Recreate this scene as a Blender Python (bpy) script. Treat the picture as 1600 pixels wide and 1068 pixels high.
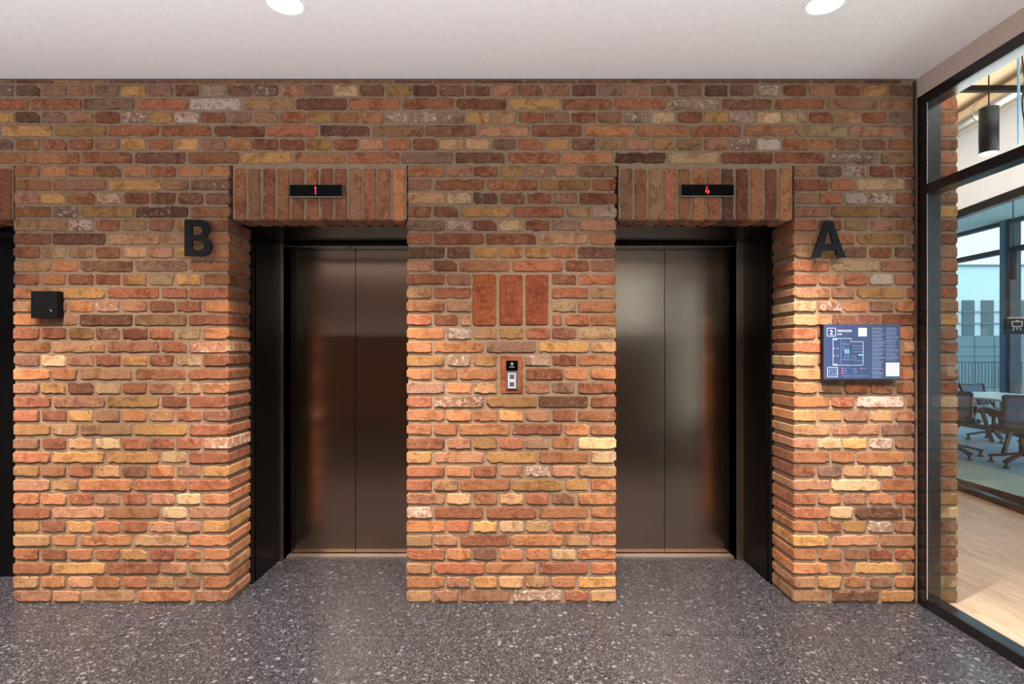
import bpy, bmesh, math, random, re
from mathutils import Vector, Matrix
random.seed(7)
PI = math.pi
scn = bpy.context.scene
COL = scn.collection
for o in list(bpy.data.objects): bpy.data.objects.remove(o)

# ------------------------------------------------------------------ camera
# front plane of the brick wall is y = 0, 290 px per metre there; x = 0 at px 802; horizon at py 548
S = 290.0; CX = 802.0; HY = 548.0; FY = 942.0; D = 3.05; CZ = (FY - HY) / S
cam_d = bpy.data.cameras.new('camera'); cam = bpy.data.objects.new('camera', cam_d); COL.objects.link(cam)
cam.location = (0, -D, CZ); cam.rotation_euler = (PI / 2, 0, 0)
cam_d.sensor_width = 36; cam_d.lens = 36 * (D * S) / 1600.0
cam_d.shift_x = -(CX - 800) / 1600.0; cam_d.shift_y = (HY - 534) / 1600.0
cam_d.clip_start = 0.05; cam_d.clip_end = 300
scn.camera = cam
def X(px, d=D): return (px - CX) * d / (D * S)          # x of a pixel column at distance d
def Z(py, d=D): return CZ - (py - HY) * d / (D * S)

# ------------------------------------------------------------------ world, lights, exposure
w = bpy.data.worlds.new('overcast_sky'); scn.world = w; w.use_nodes = True
bg = w.node_tree.nodes['Background']; bg.inputs[0].default_value = (0.86, 0.95, 1.0, 1); bg.inputs[1].default_value = 2.1
scn.view_settings.view_transform = 'Standard'; scn.view_settings.look = 'None'
scn.view_settings.exposure = 0.0; scn.view_settings.gamma = 1.0; scn.view_settings.use_curve_mapping = False

WARM = (1.0, 0.88, 0.77); SOFT = (0.97, 1.0, 1.04)
def area(name, loc, rot, sx, sy, power, col):
    l = bpy.data.lights.new(name, 'AREA'); l.shape = 'RECTANGLE'; l.size = sx; l.size_y = sy
    l.energy = power; l.color = col
    o = bpy.data.objects.new(name, l); o.location = loc; o.rotation_euler = rot; COL.objects.link(o); return o
def spot(name, loc, power, ang, blend, col, rad=0.04, tilt=0):
    l = bpy.data.lights.new(name, 'SPOT'); l.energy = power; l.spot_size = math.radians(ang); l.spot_blend = blend
    l.color = col; l.shadow_soft_size = rad
    o = bpy.data.objects.new(name, l); o.location = loc; o.rotation_euler = (tilt, 0, 0); COL.objects.link(o); return o
LAMPS = [(-3.243, -0.66), (-0.963, -0.66), (1.317, -0.66)]
BACK_FILL = [(-3.243, -2.6), (-0.963, -2.6), (1.317, -2.6), (-3.243, -4.6), (-0.963, -4.6), (1.317, -4.6)]  # unseen rows, added to brighten the lobby
for i, (lx, ly) in enumerate(LAMPS): spot('downlight_beam', (lx, ly, 2.79), 900, 74, 0.9, WARM, 0.04, math.radians(4))
for i, (lx, ly) in enumerate(BACK_FILL): spot('downlight_beam', (lx, ly, 2.79), 110, 120, 0.8, WARM)
for (lx, ly) in ((-4.38, -1.5), (-2.10, -1.5), (0.18, -1.5), (1.75, -1.5)): spot('downlight_beam', (lx, ly, 2.79), 450 if lx < 1 else 280, 86, 1.0, WARM, 0.05, math.radians(23))
# unseen fill light facing up, added to brighten lobby ceiling and wall
area('lobby_uplight', (-1.6, -2.9, 1.45), (PI, 0, 0), 7.0, 3.6, 182, SOFT)
area('corridor_down_fill', (3.3, -1.2, 3.4), (0, 0, 0), 1.2, 3.0, 75, (1.0, 0.95, 0.92))  # unseen fill light added over the corridor floor
area('corridor_uplight', (3.3, 1.4, 2.3), (PI, 0, 0), 1.0, 5.0, 120, (1.0, 0.95, 0.90))  # unseen fill light added to lift the corridor ceiling and wall

# ------------------------------------------------------------------ helpers
def tag(o, label=None, cat=None, group=None, kind=None):
    if label: o['label'] = label
    if cat: o['category'] = cat
    if group: o['group'] = group
    if kind: o['kind'] = kind
    return o
def box(bm, x0, x1, y0, y1, z0, z1):
    v = [bm.verts.new(p) for p in ((x0,y0,z0),(x1,y0,z0),(x1,y1,z0),(x0,y1,z0),(x0,y0,z1),(x1,y0,z1),(x1,y1,z1),(x0,y1,z1))]
    for f in ((0,3,2,1),(4,5,6,7),(0,1,5,4),(1,2,6,5),(2,3,7,6),(3,0,4,7)): bm.faces.new([v[i] for i in f])
    return v
def cyl(bm, p0, p1, r0, r1=None, n=16, cap=True):
    r1 = r0 if r1 is None else r1
    p0 = Vector(p0); p1 = Vector(p1); d = (p1 - p0).normalized()
    a = d.orthogonal().normalized(); b = d.cross(a)
    A = [bm.verts.new(p0 + (a * math.cos(2*PI*i/n) + b * math.sin(2*PI*i/n)) * r0) for i in range(n)]
    B = [bm.verts.new(p1 + (a * math.cos(2*PI*i/n) + b * math.sin(2*PI*i/n)) * r1) for i in range(n)]
    for i in range(n):
        f = bm.faces.new((A[i], A[(i+1) % n], B[(i+1) % n], B[i])); f.smooth = True
    if cap: bm.faces.new(A[::-1]); bm.faces.new(B)
def bar(bm, p0, p1, w_, h_, up=(0, 0, 1)):
    p0 = Vector(p0); p1 = Vector(p1); d = (p1 - p0).normalized(); up = Vector(up)
    s = d.cross(up).normalized(); u = s.cross(d).normalized()
    v = []
    for p in (p0, p1):
        for (a, b) in ((-1,-1),(1,-1),(1,1),(-1,1)): v.append(bm.verts.new(p + s*a*w_/2 + u*b*h_/2))
    for f in ((0,1,2,3),(7,6,5,4),(0,4,5,1),(1,5,6,2),(2,6,7,3),(3,7,4,0)): bm.faces.new([v[i] for i in f])
def fix(bm): bmesh.ops.recalc_face_normals(bm, faces=bm.faces)
def obj(name, bm, mat, parent=None, loc=None, bev=0):
    if bev:
        bmesh.ops.bevel(bm, geom=[e for e in bm.edges], offset=bev, segments=2, affect='EDGES', clamp_overlap=True)
    fix(bm)
    me = bpy.data.meshes.new(name); bm.to_mesh(me); bm.free(); me.materials.append(mat)
    o = bpy.data.objects.new(name, me); COL.objects.link(o)
    if parent: o.parent = parent
    if loc: o.location = loc
    return o
def bxo(name, dims, mat, parent=None, bev=0):
    bm = bmesh.new(); box(bm, *dims); return obj(name, bm, mat, parent, None, bev)
def thing(name, label=None, cat=None, group=None, kind=None, loc=(0, 0, 0), rz=0):
    o = bpy.data.objects.new(name, None); o.empty_display_size = 0.1; COL.objects.link(o); o.location = loc; o.rotation_euler = (0, 0, rz)
    return tag(o, label, cat, group, kind)
def copy_tree(o, parent=None):
    c = o.copy(); COL.objects.link(c); c.parent = parent
    for ch in [k for k in o.children]: copy_tree(ch, c)
    return c

# ------------------------------------------------------------------ materials
def srgb(r, g, b, a=1.0):
    f = lambda c: (c/255/12.92) if c/255 <= 0.04045 else ((c/255 + 0.055)/1.055) ** 2.4
    return (f(r), f(g), f(b), a)
class NT:
    def __init__(s, name):
        s.m = bpy.data.materials.new(name); s.m.use_nodes = True; s.t = s.m.node_tree
        s.p = s.t.nodes['Principled BSDF']; s.out = s.t.nodes['Material Output']
    def n(s, typ, **kw):
        nd = s.t.nodes.new(typ)
        for k, v in kw.items():
            if k == 'i':
                for a, b in v.items(): nd.inputs[a].default_value = b
            else: setattr(nd, k, v)
        return nd
    def l(s, a, b): s.t.links.new(a, b)
    def ramp(s, fac, stops, interp='LINEAR'):
        r = s.n('ShaderNodeValToRGB'); r.color_ramp.interpolation = interp
        e = r.color_ramp.elements
        while len(e) < len(stops): e.new(0.5)
        for k, (p, c) in enumerate(stops):
            e[k].position = p; e[k].color = c if len(c) == 4 else (*c, 1)
        s.l(fac, r.inputs[0]); return r.outputs[0]
    def mix(s, fac, a, b, mode='MIX'):
        m = s.n('ShaderNodeMix', data_type='RGBA', blend_type=mode)
        for v, i in ((fac, 0), (a, 6), (b, 7)):
            if isinstance(v, (int, float)): m.inputs[i].default_value = v
            elif isinstance(v, tuple): m.inputs[i].default_value = v
            else: s.l(v, m.inputs[i])
        return m.outputs[2]
    def math(s, op, a, b=None, clamp=False):
        m = s.n('ShaderNodeMath', operation=op, use_clamp=clamp)
        for v, i in ((a, 0), (b, 1)):
            if v is None: continue
            if isinstance(v, (int, float)): m.inputs[i].default_value = v
            else: s.l(v, m.inputs[i])
        return m.outputs[0]
    def noise(s, vec, scale, detail=4, rough=0.6, dist=0.0):
        n_ = s.n('ShaderNodeTexNoise', i={'Scale': scale, 'Detail': detail, 'Roughness': rough, 'Distortion': dist}); s.l(vec, n_.inputs['Vector']); return n_.outputs['Fac']
    def bump(s, h, strength, dist, prev=None):
        b = s.n('ShaderNodeBump', i={'Strength': strength, 'Distance': dist}); s.l(h, b.inputs['Height'])
        if prev is not None: s.l(prev, b.inputs['Normal'])
        return b.outputs[0]
def plain(name, col, rough=0.5, metal=0.0, emit=None, es=0.0, bumpy=0.0, spec=None):
    t = NT(name); t.p.inputs['Base Color'].default_value = col; t.p.inputs['Roughness'].default_value = rough; t.p.inputs['Metallic'].default_value = metal
    if spec is not None: t.p.inputs['Specular IOR Level'].default_value = spec
    if emit: t.p.inputs['Emission Color'].default_value = emit; t.p.inputs['Emission Strength'].default_value = es
    tc = t.n('ShaderNodeTexCoord')
    nz = t.noise(tc.outputs['Object'], 35, 3)
    c = t.mix(nz, tuple(v * 0.93 for v in col[:3]) + (1,), tuple(min(1, v * 1.07) for v in col[:3]) + (1,)); t.l(c, t.p.inputs['Base Color'])
    if bumpy: t.l(t.bump(t.noise(tc.outputs['Object'], 220, 3), bumpy, 0.001), t.p.inputs['Normal'])
    return t.m

def brick_material():
    t = NT('reclaimed_brick'); oi = t.n('ShaderNodeObjectInfo'); tc = t.n('ShaderNodeTexCoord')
    off = t.math('MULTIPLY', oi.outputs['Random'], 97.0)
    cx = t.n('ShaderNodeCombineXYZ'); t.l(off, cx.inputs[0]); t.l(off, cx.inputs[2])
    va = t.n('ShaderNodeVectorMath', operation='ADD'); t.l(tc.outputs['Object'], va.inputs[0]); t.l(cx.outputs[0], va.inputs[1]); v = va.outputs[0]
    big = t.noise(v, 11, 3, 0.6, 0.6); mid = t.noise(v, 42, 5, 0.7, 0.3); fine = t.noise(v, 210, 4, 0.75)
    base = oi.outputs['Color']
    darkr = t.mix(1.0, base, (0.66, 0.57, 0.52, 1), 'MULTIPLY')
    pale = t.mix(0.5, base, srgb(214, 170, 128))
    c = t.mix(t.ramp(big, [(0.38, (1, 1, 1)), (0.50, (0, 0, 0))]), base, darkr)
    c = t.mix(t.math('MULTIPLY', t.ramp(mid, [(0.50, (0, 0, 0)), (0.68, (1, 1, 1))]), 0.75), c, pale)
    # mineral pits and soot specks of the fired clay, then painted fold shade
    c = t.mix(t.math('MULTIPLY', t.ramp(t.noise(v, 95, 4, 0.65), [(0.62, (0, 0, 0)), (0.66, (1, 1, 1))]), 0.8), c, srgb(72, 42, 30))
    c = t.mix(t.ramp(fine, [(0.30, (1, 1, 1)), (0.52, (0, 0, 0))]), c, t.mix(1.0, c, (0.56, 0.49, 0.45, 1), 'MULTIPLY'))
    c = t.mix(t.math('MULTIPLY', t.ramp(t.noise(v, 85, 4, 0.6, 1.8), [(0.36, (1, 1, 1)), (0.44, (0, 0, 0))]), 0.45), c, srgb(84, 50, 36))  # crease shade painted into the base colour along the fold noise
    # lime bloom, amount in the alpha of the object's colour
    amt = t.math('SUBTRACT', 1.0, oi.outputs['Alpha'])
    th = t.math('SUBTRACT', 0.74, t.math('MULTIPLY', amt, 0.38))
    e = t.math('MULTIPLY', t.math('SUBTRACT', t.noise(v, 34, 6, 0.78, 0.5), th), 14.0, True)
    c = t.mix(t.math('MULTIPLY', e, 0.85), c, srgb(224, 200, 182))
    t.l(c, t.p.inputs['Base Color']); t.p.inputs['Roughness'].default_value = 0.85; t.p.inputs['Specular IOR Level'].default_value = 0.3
    # tooled or torn face: fold-like ridges, stronger on some bricks
    rg = t.noise(v, 85, 4, 0.6, 1.8); ridges = t.math('ABSOLUTE', t.math('SUBTRACT', rg, 0.5))
    amp = t.ramp(oi.outputs['Random'], [(0.0, (0.15,) * 3), (0.55, (0.4,) * 3), (1.0, (1, 1, 1))])
    h = t.math('ADD', t.math('MULTIPLY', t.math('MULTIPLY', ridges, 5.0), amp), t.math('MULTIPLY', mid, 0.8))
    h = t.math('ADD', h, t.math('MULTIPLY', fine, 0.35))
    h = t.math('SUBTRACT', h, t.math('MULTIPLY', t.ramp(t.noise(v, 95, 4, 0.65), [(0.60, (0, 0, 0)), (0.70, (1, 1, 1))]), 0.8))
    t.l(t.bump(h, 1.0, 0.012), t.p.inputs['Normal'])
    return t.m
def mortar_material():
    t = NT('lime_mortar'); tc = t.n('ShaderNodeTexCoord'); v = tc.outputs['Object']
    n1 = t.noise(v, 14, 4); n2 = t.noise(v, 260, 4, 0.8)
    c = t.mix(n1, srgb(128, 104, 82), srgb(172, 142, 116)); c = t.mix(t.ramp(n2, [(0.35, (1, 1, 1)), (0.55, (0, 0, 0))]), c, srgb(88, 70, 56))
    t.l(c, t.p.inputs['Base Color']); t.p.inputs['Roughness'].default_value = 0.95
    h = t.math('ADD', t.math('MULTIPLY', t.noise(v, 45, 4), 2.0), n2)
    t.l(t.bump(h, 0.8, 0.004), t.p.inputs['Normal']); return t.m
def terrazzo_material():
    t = NT('grey_terrazzo'); tc = t.n('ShaderNodeTexCoord'); g = t.n('ShaderNodeNewGeometry'); v = g.outputs['Position']
    wob = t.n('ShaderNodeTexNoise', i={'Scale': 30.0, 'Detail': 2.0}); t.l(v, wob.inputs['Vector'])
    sc = t.n('ShaderNodeVectorMath', operation='SCALE'); t.l(wob.outputs['Color'], sc.inputs[0]); sc.inputs['Scale'].default_value = 0.022
    va = t.n('ShaderNodeVectorMath', operation='ADD'); t.l(v, va.inputs[0]); t.l(sc.outputs[0], va.inputs[1]); vv = va.outputs[0]
    def chips(scale, thr, wsel, seed):
        vo = t.n('ShaderNodeTexVoronoi', feature='F1', i={'Scale': scale, 'Randomness': 1.0})
        ad = t.n('ShaderNodeVectorMath', operation='ADD'); t.l(vv, ad.inputs[0]); ad.inputs[1].default_value = (seed, seed * 2.3, 0); t.l(ad.outputs[0], vo.inputs['Vector'])
        sp = t.n('ShaderNodeSeparateColor'); t.l(vo.outputs['Color'], sp.inputs[0])
        rr = t.math('MULTIPLY', t.math('ADD', t.math('MULTIPLY', sp.outputs[1], 0.6), 0.4), thr)
        inside = t.math('LESS_THAN', vo.outputs['Distance'], rr)
        pick = t.math('LESS_THAN', sp.outputs[0], wsel)
        return t.math('MULTIPLY', inside, pick), sp.outputs[2]
    base = t.mix(t.noise(v, 120, 4), srgb(30, 27, 29), srgb(54, 50, 53))
    for (scale, thr, sel, seed, lo, hi) in ((210, 0.70, 0.85, 3.1, srgb(54, 50, 53), srgb(118, 113, 115)),
                                            (110, 0.56, 0.55, 1.7, srgb(60, 56, 59), srgb(132, 127, 128)),
                                            (62, 0.46, 0.26, 9.2, srgb(80, 76, 79), srgb(142, 138, 138)),
                                            (36, 0.42, 0.16, 5.5, srgb(110, 106, 108), srgb(160, 156, 156)),
                                            (48, 0.36, 0.07, 12.5, srgb(10, 9, 10), srgb(24, 22, 24))):
        m_, r_ = chips(scale, thr, sel, seed)
        base = t.mix(m_, base, t.mix(r_, lo, hi))
    base = t.mix(1.0, base, (0.42, 0.445, 0.485, 1), 'MULTIPLY')
    t.l(base, t.p.inputs['Base Color']); t.p.inputs['Roughness'].default_value = 0.30; t.p.inputs['Specular IOR Level'].default_value = 0.5
    t.l(t.bump(t.noise(v, 60, 2), 0.05, 0.001), t.p.inputs['Normal'])
    return t.m
def steel_material(name='brushed_steel', col=srgb(172, 146, 126), rough=0.17, aniso=0.4):
    t = NT(name); g = t.n('ShaderNodeNewGeometry')
    t.p.inputs['Metallic'].default_value = 1.0; t.p.inputs['Anisotropic'].default_value = aniso
    tv = t.n('ShaderNodeCombineXYZ'); tv.inputs[0].default_value = 1.0; t.l(tv.outputs[0], t.p.inputs['Tangent'])
    mp = t.n('ShaderNodeMapping'); mp.inputs['Scale'].default_value = (0.6, 1, 220); t.l(g.outputs['Position'], mp.inputs['Vector'])
    nz = t.noise(mp.outputs[0], 3.0, 3, 0.6)
    t.l(t.mix(nz, tuple(c * 0.86 for c in col[:3]) + (1,), col), t.p.inputs['Base Color'])
    t.l(t.math('ADD', t.math('MULTIPLY', nz, 0.10), rough - 0.05), t.p.inputs['Roughness'])
    return t.m
def glass_material(name, tint, ior=1.5):
    t = NT(name); t.t.nodes.remove(t.p)
    tr = t.n('ShaderNodeBsdfTransparent', i={'Color': tint}); gl = t.n('ShaderNodeBsdfGlossy', i={'Roughness': 0.0, 'Color': (0.95, 0.98, 1, 1)})
    fr = t.n('ShaderNodeFresnel', i={'IOR': ior}); mx = t.n('ShaderNodeMixShader')
    gg = t.n('ShaderNodeNewGeometry'); ff = t.math('MULTIPLY', fr.outputs[0], t.math('SUBTRACT', 1.0, gg.outputs['Backfacing']))
    t.l(ff, mx.inputs[0]); t.l(tr.outputs[0], mx.inputs[1]); t.l(gl.outputs[0], mx.inputs[2]); t.l(mx.outputs[0], t.out.inputs[0])
    return t.m
def oak_material():
    t = NT('oak_plank'); oi = t.n('ShaderNodeObjectInfo'); g = t.n('ShaderNodeNewGeometry')
    mp = t.n('ShaderNodeMapping'); mp.inputs['Scale'].default_value = (9, 0.8, 1); t.l(g.outputs['Position'], mp.inputs['Vector'])
    ad = t.n('ShaderNodeVectorMath', operation='ADD'); t.l(mp.outputs[0], ad.inputs[0])
    cx = t.n('ShaderNodeCombineXYZ'); t.l(t.math('MULTIPLY', oi.outputs['Random'], 60.0), cx.inputs[1]); t.l(cx.outputs[0], ad.inputs[1])
    nz = t.noise(ad.outputs[0], 2.2, 6, 0.65, 1.2)
    c = t.ramp(nz, [(0.28, srgb(168, 122, 98)), (0.5, srgb(200, 158, 130)), (0.75, srgb(218, 182, 156))])
    c = t.mix(t.math('MULTIPLY', oi.outputs['Random'], 0.25), c, srgb(186, 142, 106))
    t.l(c, t.p.inputs['Base Color']); t.p.inputs['Roughness'].default_value = 0.38; return t.m
def carpet_material(name, a, b):
    t = NT(name); g = t.n('ShaderNodeNewGeometry'); v = g.outputs['Position']
    mp = t.n('ShaderNodeMapping'); mp.inputs['Scale'].default_value = (1, 4, 1); t.l(v, mp.inputs['Vector'])
    c = t.mix(t.noise(mp.outputs[0], 9, 6, 0.8), a, b); t.l(c, t.p.inputs['Base Color']); t.p.inputs['Roughness'].default_value = 0.9
    t.l(t.bump(t.noise(v, 400, 2), 0.5, 0.003), t.p.inputs['Normal']); return t.m
M = {}
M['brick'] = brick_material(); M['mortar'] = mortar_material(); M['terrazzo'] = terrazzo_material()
M['grout'] = plain('floor_joint', srgb(104, 100, 99), 0.8)
M['steel'] = steel_material(); M['steel_frame'] = steel_material('brushed_steel_frame', srgb(205, 180, 158), 0.3, 0.2)
M['alu'] = plain('sill_aluminium', srgb(190, 178, 168), 0.35, 1.0)
M['black_panel'] = plain('black_lacquer_panel', srgb(7, 6, 6), 0.36, spec=0.12)
M['black_metal'] = plain('black_powder_coat', srgb(11, 10, 11), 0.45, spec=0.2)
M['black_frame'] = plain('black_window_frame', srgb(20, 19, 20), 0.22)
M['gasket'] = plain('pale_gasket', srgb(150, 150, 155), 0.5)
M['ceiling'] = plain('white_ceiling_paint', srgb(232, 226, 224), 0.75)
M['bulkhead'] = plain('taupe_painted_board', srgb(184, 164, 152), 0.7)
M['beige_ceiling'] = plain('beige_ceiling_board', srgb(214, 182, 146), 0.7)
M['grey_wall'] = plain('light_grey_wall', srgb(186, 180, 178), 0.8)
M['lobby_wall'] = plain('brown_lobby_wall', srgb(92, 66, 50), 0.6)
M['dark'] = plain('dark_void', srgb(12, 11, 11), 0.6)
M['core'] = plain('concrete_core', srgb(50, 46, 44), 0.9)
M['glass'] = glass_material('lobby_glass', (0.90, 0.96, 0.97, 1), 1.45)
M['glass_blue'] = glass_material('tinted_glass', (0.92, 0.965, 0.97, 1), 1.45)
M['oak'] = oak_material()
M['carpet'] = carpet_material('grey_carpet', srgb(150, 158, 146), srgb(196, 202, 188))
M['carpet_window_lit'] = carpet_material('window_lit_carpet', srgb(110, 140, 166), srgb(160, 190, 210))  # blue of the window light painted into the carpet colour
M['lamp'] = plain('lamp_lens', (1, 1, 1, 1), 0.4, 0, (1, 0.96, 0.92, 1), 9.0)
M['trim_white'] = plain('white_lamp_trim', srgb(235, 232, 230), 0.5)
M['letter'] = plain('black_letter_paint', srgb(9, 11, 17), 0.55, spec=0.15)
M['screen'] = plain('black_display_glass', srgb(4, 4, 4), 0.3, spec=0.06)
M['red_led'] = plain('red_led', (1, 0.02, 0.05, 1), 0.5, 0, (1.0, 0.03, 0.07, 1), 1.6)
M['bezel'] = plain('grey_bezel', srgb(120, 110, 106), 0.35, 0.8)
M['white_led'] = plain('white_led', (1, 1, 1, 1), 0.5, 0, (0.75, 0.9, 1, 1), 0.7)
M['white_print'] = plain('white_print', srgb(176, 180, 190), 0.6)
M['grey_metal'] = plain('grey_call_panel_metal', srgb(128, 128, 136), 0.35, 0.7)
M['terracotta'] = plain('terracotta_tile', srgb(196, 104, 58), 0.8, bumpy=0.4)
M['stamp'] = plain('stamped_clay', srgb(104, 44, 26), 0.9)
M['duct'] = plain('galvanised_duct', srgb(196, 186, 176), 0.3, 0.9, bumpy=0.6)
M['navy'] = plain('navy_sign_face', srgb(38, 50, 84), 0.15)
M['navy_dark'] = plain('navy_sign_face_left', srgb(44, 46, 74), 0.18)
M['print_blue'] = plain('pale_blue_print', srgb(96, 122, 164), 0.6)
M['print_teal'] = plain('teal_print', srgb(96, 196, 186), 0.6)
M['print_pink'] = plain('pink_print', srgb(222, 70, 110), 0.6)
M['mesh_fabric'] = plain('blue_grey_mesh', srgb(84, 104, 128), 0.7)
M['chair_dark'] = plain('dark_chair_frame', srgb(46, 38, 40), 0.4)
M['seat_fabric'] = plain('dark_seat_fabric', srgb(50, 50, 54), 0.9)
M['table_top'] = plain('white_table_top', srgb(226, 232, 226), 0.4)
M['facade_frame'] = plain('blue_grey_mullion', srgb(96, 138, 164), 0.4)
M['facade_dark'] = plain('dark_mullion', srgb(36, 48, 60), 0.4)
M['out_white'] = plain('white_render_facade', srgb(226, 240, 244), 0.8)
M['out_grey'] = plain('grey_facade_panel', srgb(96, 112, 118), 0.8)
M['out_concrete'] = plain('concrete_facade', srgb(120, 142, 150), 0.9)
M['office_ceiling'] = plain('pale_office_ceiling', srgb(206, 222, 222), 0.8)

# ------------------------------------------------------------------ bricks
BH = 0.0632; BD = 0.10; SIDE = 0.255
def brick_mesh(name, w_, h_, dep, seed, rag=1.0):
    r = random.Random(seed); hw, hh = w_ / 2, h_ / 2; rag *= r.uniform(0.7, 2.3); sd = 0.3 if dep > 0.2 else 1.0; ph = r.uniform(0, 6)
    nx = max(2, min(10, round(w_ / 0.028)))
    rc = [r.uniform(0.004, 0.014) for _ in range(4)]
    if r.random() < 0.25: rc[r.randrange(4)] = r.uniform(0.014, 0.024)
    pts = []
    def e(): return abs(r.gauss(0, 0.0024)) * rag
    big = 0.006 if r.random() < 0.2 else 0
    pts.append((-hw + rc[0], -hh + e()))
    for i in range(1, nx): pts.append((-hw + w_ * i / nx, -hh + e() + (big if i == 1 else 0)))
    pts.append((hw - rc[1], -hh + e())); pts.append((hw - e() * sd, -hh + rc[1])); pts.append((hw - e() * sd, hh - rc[2])); pts.append((hw - rc[2], hh - e()))
    for i in range(nx - 1, 0, -1): pts.append((-hw + w_ * i / nx, hh - e()))
    pts.append((-hw + rc[3], hh - e())); pts.append((-hw + e() * sd, hh - rc[3])); pts.append((-hw + e() * sd, -hh + rc[0]))
    bm = bmesh.new(); b = 0.0045
    def ring(ins, y, jy=0.0):
        out = []
        for (x, z) in pts:
            out.append(bm.verts.new((x * (1 - ins / hw), y + r.uniform(-jy, jy), z * (1 - ins / hh))))
        return out
    A = ring(b, 0.0, 0.0007); B = ring(0.0, b + 0.0008, 0.0007); C = ring(0.0, dep)
    n = len(pts)
    for P, Q in ((A, B), (B, C)):
        for i in range(n): bm.faces.new((P[i], P[(i+1) % n], Q[(i+1) % n], Q[i]))
    bm.faces.new(A); fix(bm)
    me = bpy.data.meshes.new(name); bm.to_mesh(me); bm.free(); me.materials.append(M['brick']); return me
CLS = {'bat': 0.048, 'header': 0.130, 'closer': 0.195, 'stretcher': 0.272}
LIB = {}
for k, wv in CLS.items():
    for dep, dn in ((BD, 'f'), (SIDE, 'c')):
        LIB[(k, dn)] = [brick_mesh('brick_' + k, wv, BH, dep, hash((k == 'bat', k == 'header', k == 'closer', dn == 'c', i)) & 0xffff, 1.0) for i in range(9)]
PAL = {'r': (174, 105, 73), 'o': (198, 130, 86), 'y': (210, 154, 94), 'b': (202, 152, 108), 'p': (186, 130, 98), 'g': (160, 118, 96),
       'd': (138, 90, 68), 'c': (222, 182, 136), 'w': (180, 142, 120), 'x': (188, 118, 88)}
BLOOM = {'w': 0.55, 'x': 0.78, 'p': 0.28, 'g': 0.22, 'c': 0.2, 'd': 0.15}
rb = random.Random(11)
def brick_colour(ch):
    c = PAL[ch.lower()]; f = rb.uniform(0.9, 1.08); j = lambda: rb.uniform(-2.5, 2.5)
    r_, g_, b_ = c[0]*f + j(), c[1]*f + j()*0.8, c[2]*f + j()*0.8
    col = srgb(*(max(4, min(250, v)) for v in (r_, g_, b_)))
    bl = BLOOM.get(ch.lower(), 0.04) + (rb.uniform(0, 0.35) if rb.random() < 0.18 else 0)
    return (col[0], col[1], col[2], max(0.0, 1 - bl))
def row_py(c):
    if c <= 9: return 141 + (c - 1) * 21.06
    if c <= 22: return 309.5 + (c - 9) * 21.15
    return 584.5 + (c - 22) * 21.66
def lay(parent, c, px0, px1, s, endL=False, endR=False, skip=None):
    toks = [(m[0], float(m[1]) if m[1] else (2.0 if m[0].isupper() else 1.0)) for m in re.findall(r'([a-zA-Z_])([\d.]*)', s)]
    tot = sum(t_[1] for t_ in toks); k = (px1 - px0) / tot; x = px0; zc = Z(row_py(c)); J = 3.1
    for i, (ch, wd) in enumerate(toks):
        a, b_ = x, x + wd * k; x = b_
        if ch == '_': continue
        l_ = a + (0 if (i == 0 and endL) else J / 2); r_ = b_ - (0 if (i == len(toks) - 1 and endR) else J / 2)
        l_ += rb.uniform(-0.7, 0.7) * (0 if i == 0 else 1); r_ += rb.uniform(-0.7, 0.7) * (0 if i == len(toks) - 1 else 1)
        wm = (r_ - l_) / S
        kl = min(CLS, key=lambda q: abs(math.log(CLS[q] / wm)))
        corner = (i == 0 and endL) or (i == len(toks) - 1 and endR)
        me = LIB[(kl, 'c' if corner else 'f')][rb.randrange(9)]
        o = bpy.data.objects.new('brick', me); COL.objects.link(o); o.parent = parent
        flip = -1 if (rb.random() < 0.5) else 1
        o.location = (X((l_ + r_) / 2), rb.uniform(-0.003, 0.002), zc + rb.uniform(-0.001, 0.001))
        o.scale = (wm / CLS[kl], 1, 1.0)
        if not corner: o.rotation_euler = (rb.uniform(-0.012, 0.012), PI if False else rb.uniform(-0.006, 0.006), rb.uniform(-0.006, 0.006))
        o.color = brick_colour(ch)

# section extents in px: left pier 19-358, centre 635-963, right 1240-1430
LX0, LX1, MX0, MX1, RX0, RX1 = 19.5, 357.5, 635, 963, 1240, 1431.5
ZL = 2.062; ZLT = 2.345            # lintel underside / top
REC = 0.0075                       # how far mortar lies behind the faces
def wall_body(name, boxes):
    bm = bmesh.new()
    for b_ in boxes: box(bm, *b_)
    o = obj(name, bm, M['mortar']); tag(o, kind='structure'); return o
TOPZ = 2.822
wall_left = wall_body('wall_left', [(X(LX0)+.009, X(LX1)-.009, REC, 0.25, 0, Z(258))])
wall_centre = wall_body('wall_centre', [(X(MX0)+.009, X(MX1)-.009, REC, 0.25, 0, Z(258))])
wall_right = wall_body('wall_right', [(X(RX0)+.009, 2.155, REC, 0.25, 0, Z(258)), (2.18, 2.392, REC, 0.25, 0, TOPZ)])
wall_upper = wall_body('wall_upper', [(-4.4, 2.158, REC, 0.25, Z(258), TOPZ),
    (X(363), X(635), REC, 0.157, ZL+.007, Z(258)), (X(967), X(1239), REC, 0.157, ZL+.007, Z(258)), (-4.4, X(19), REC, 0.157, ZL+.007, Z(258))])

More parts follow.
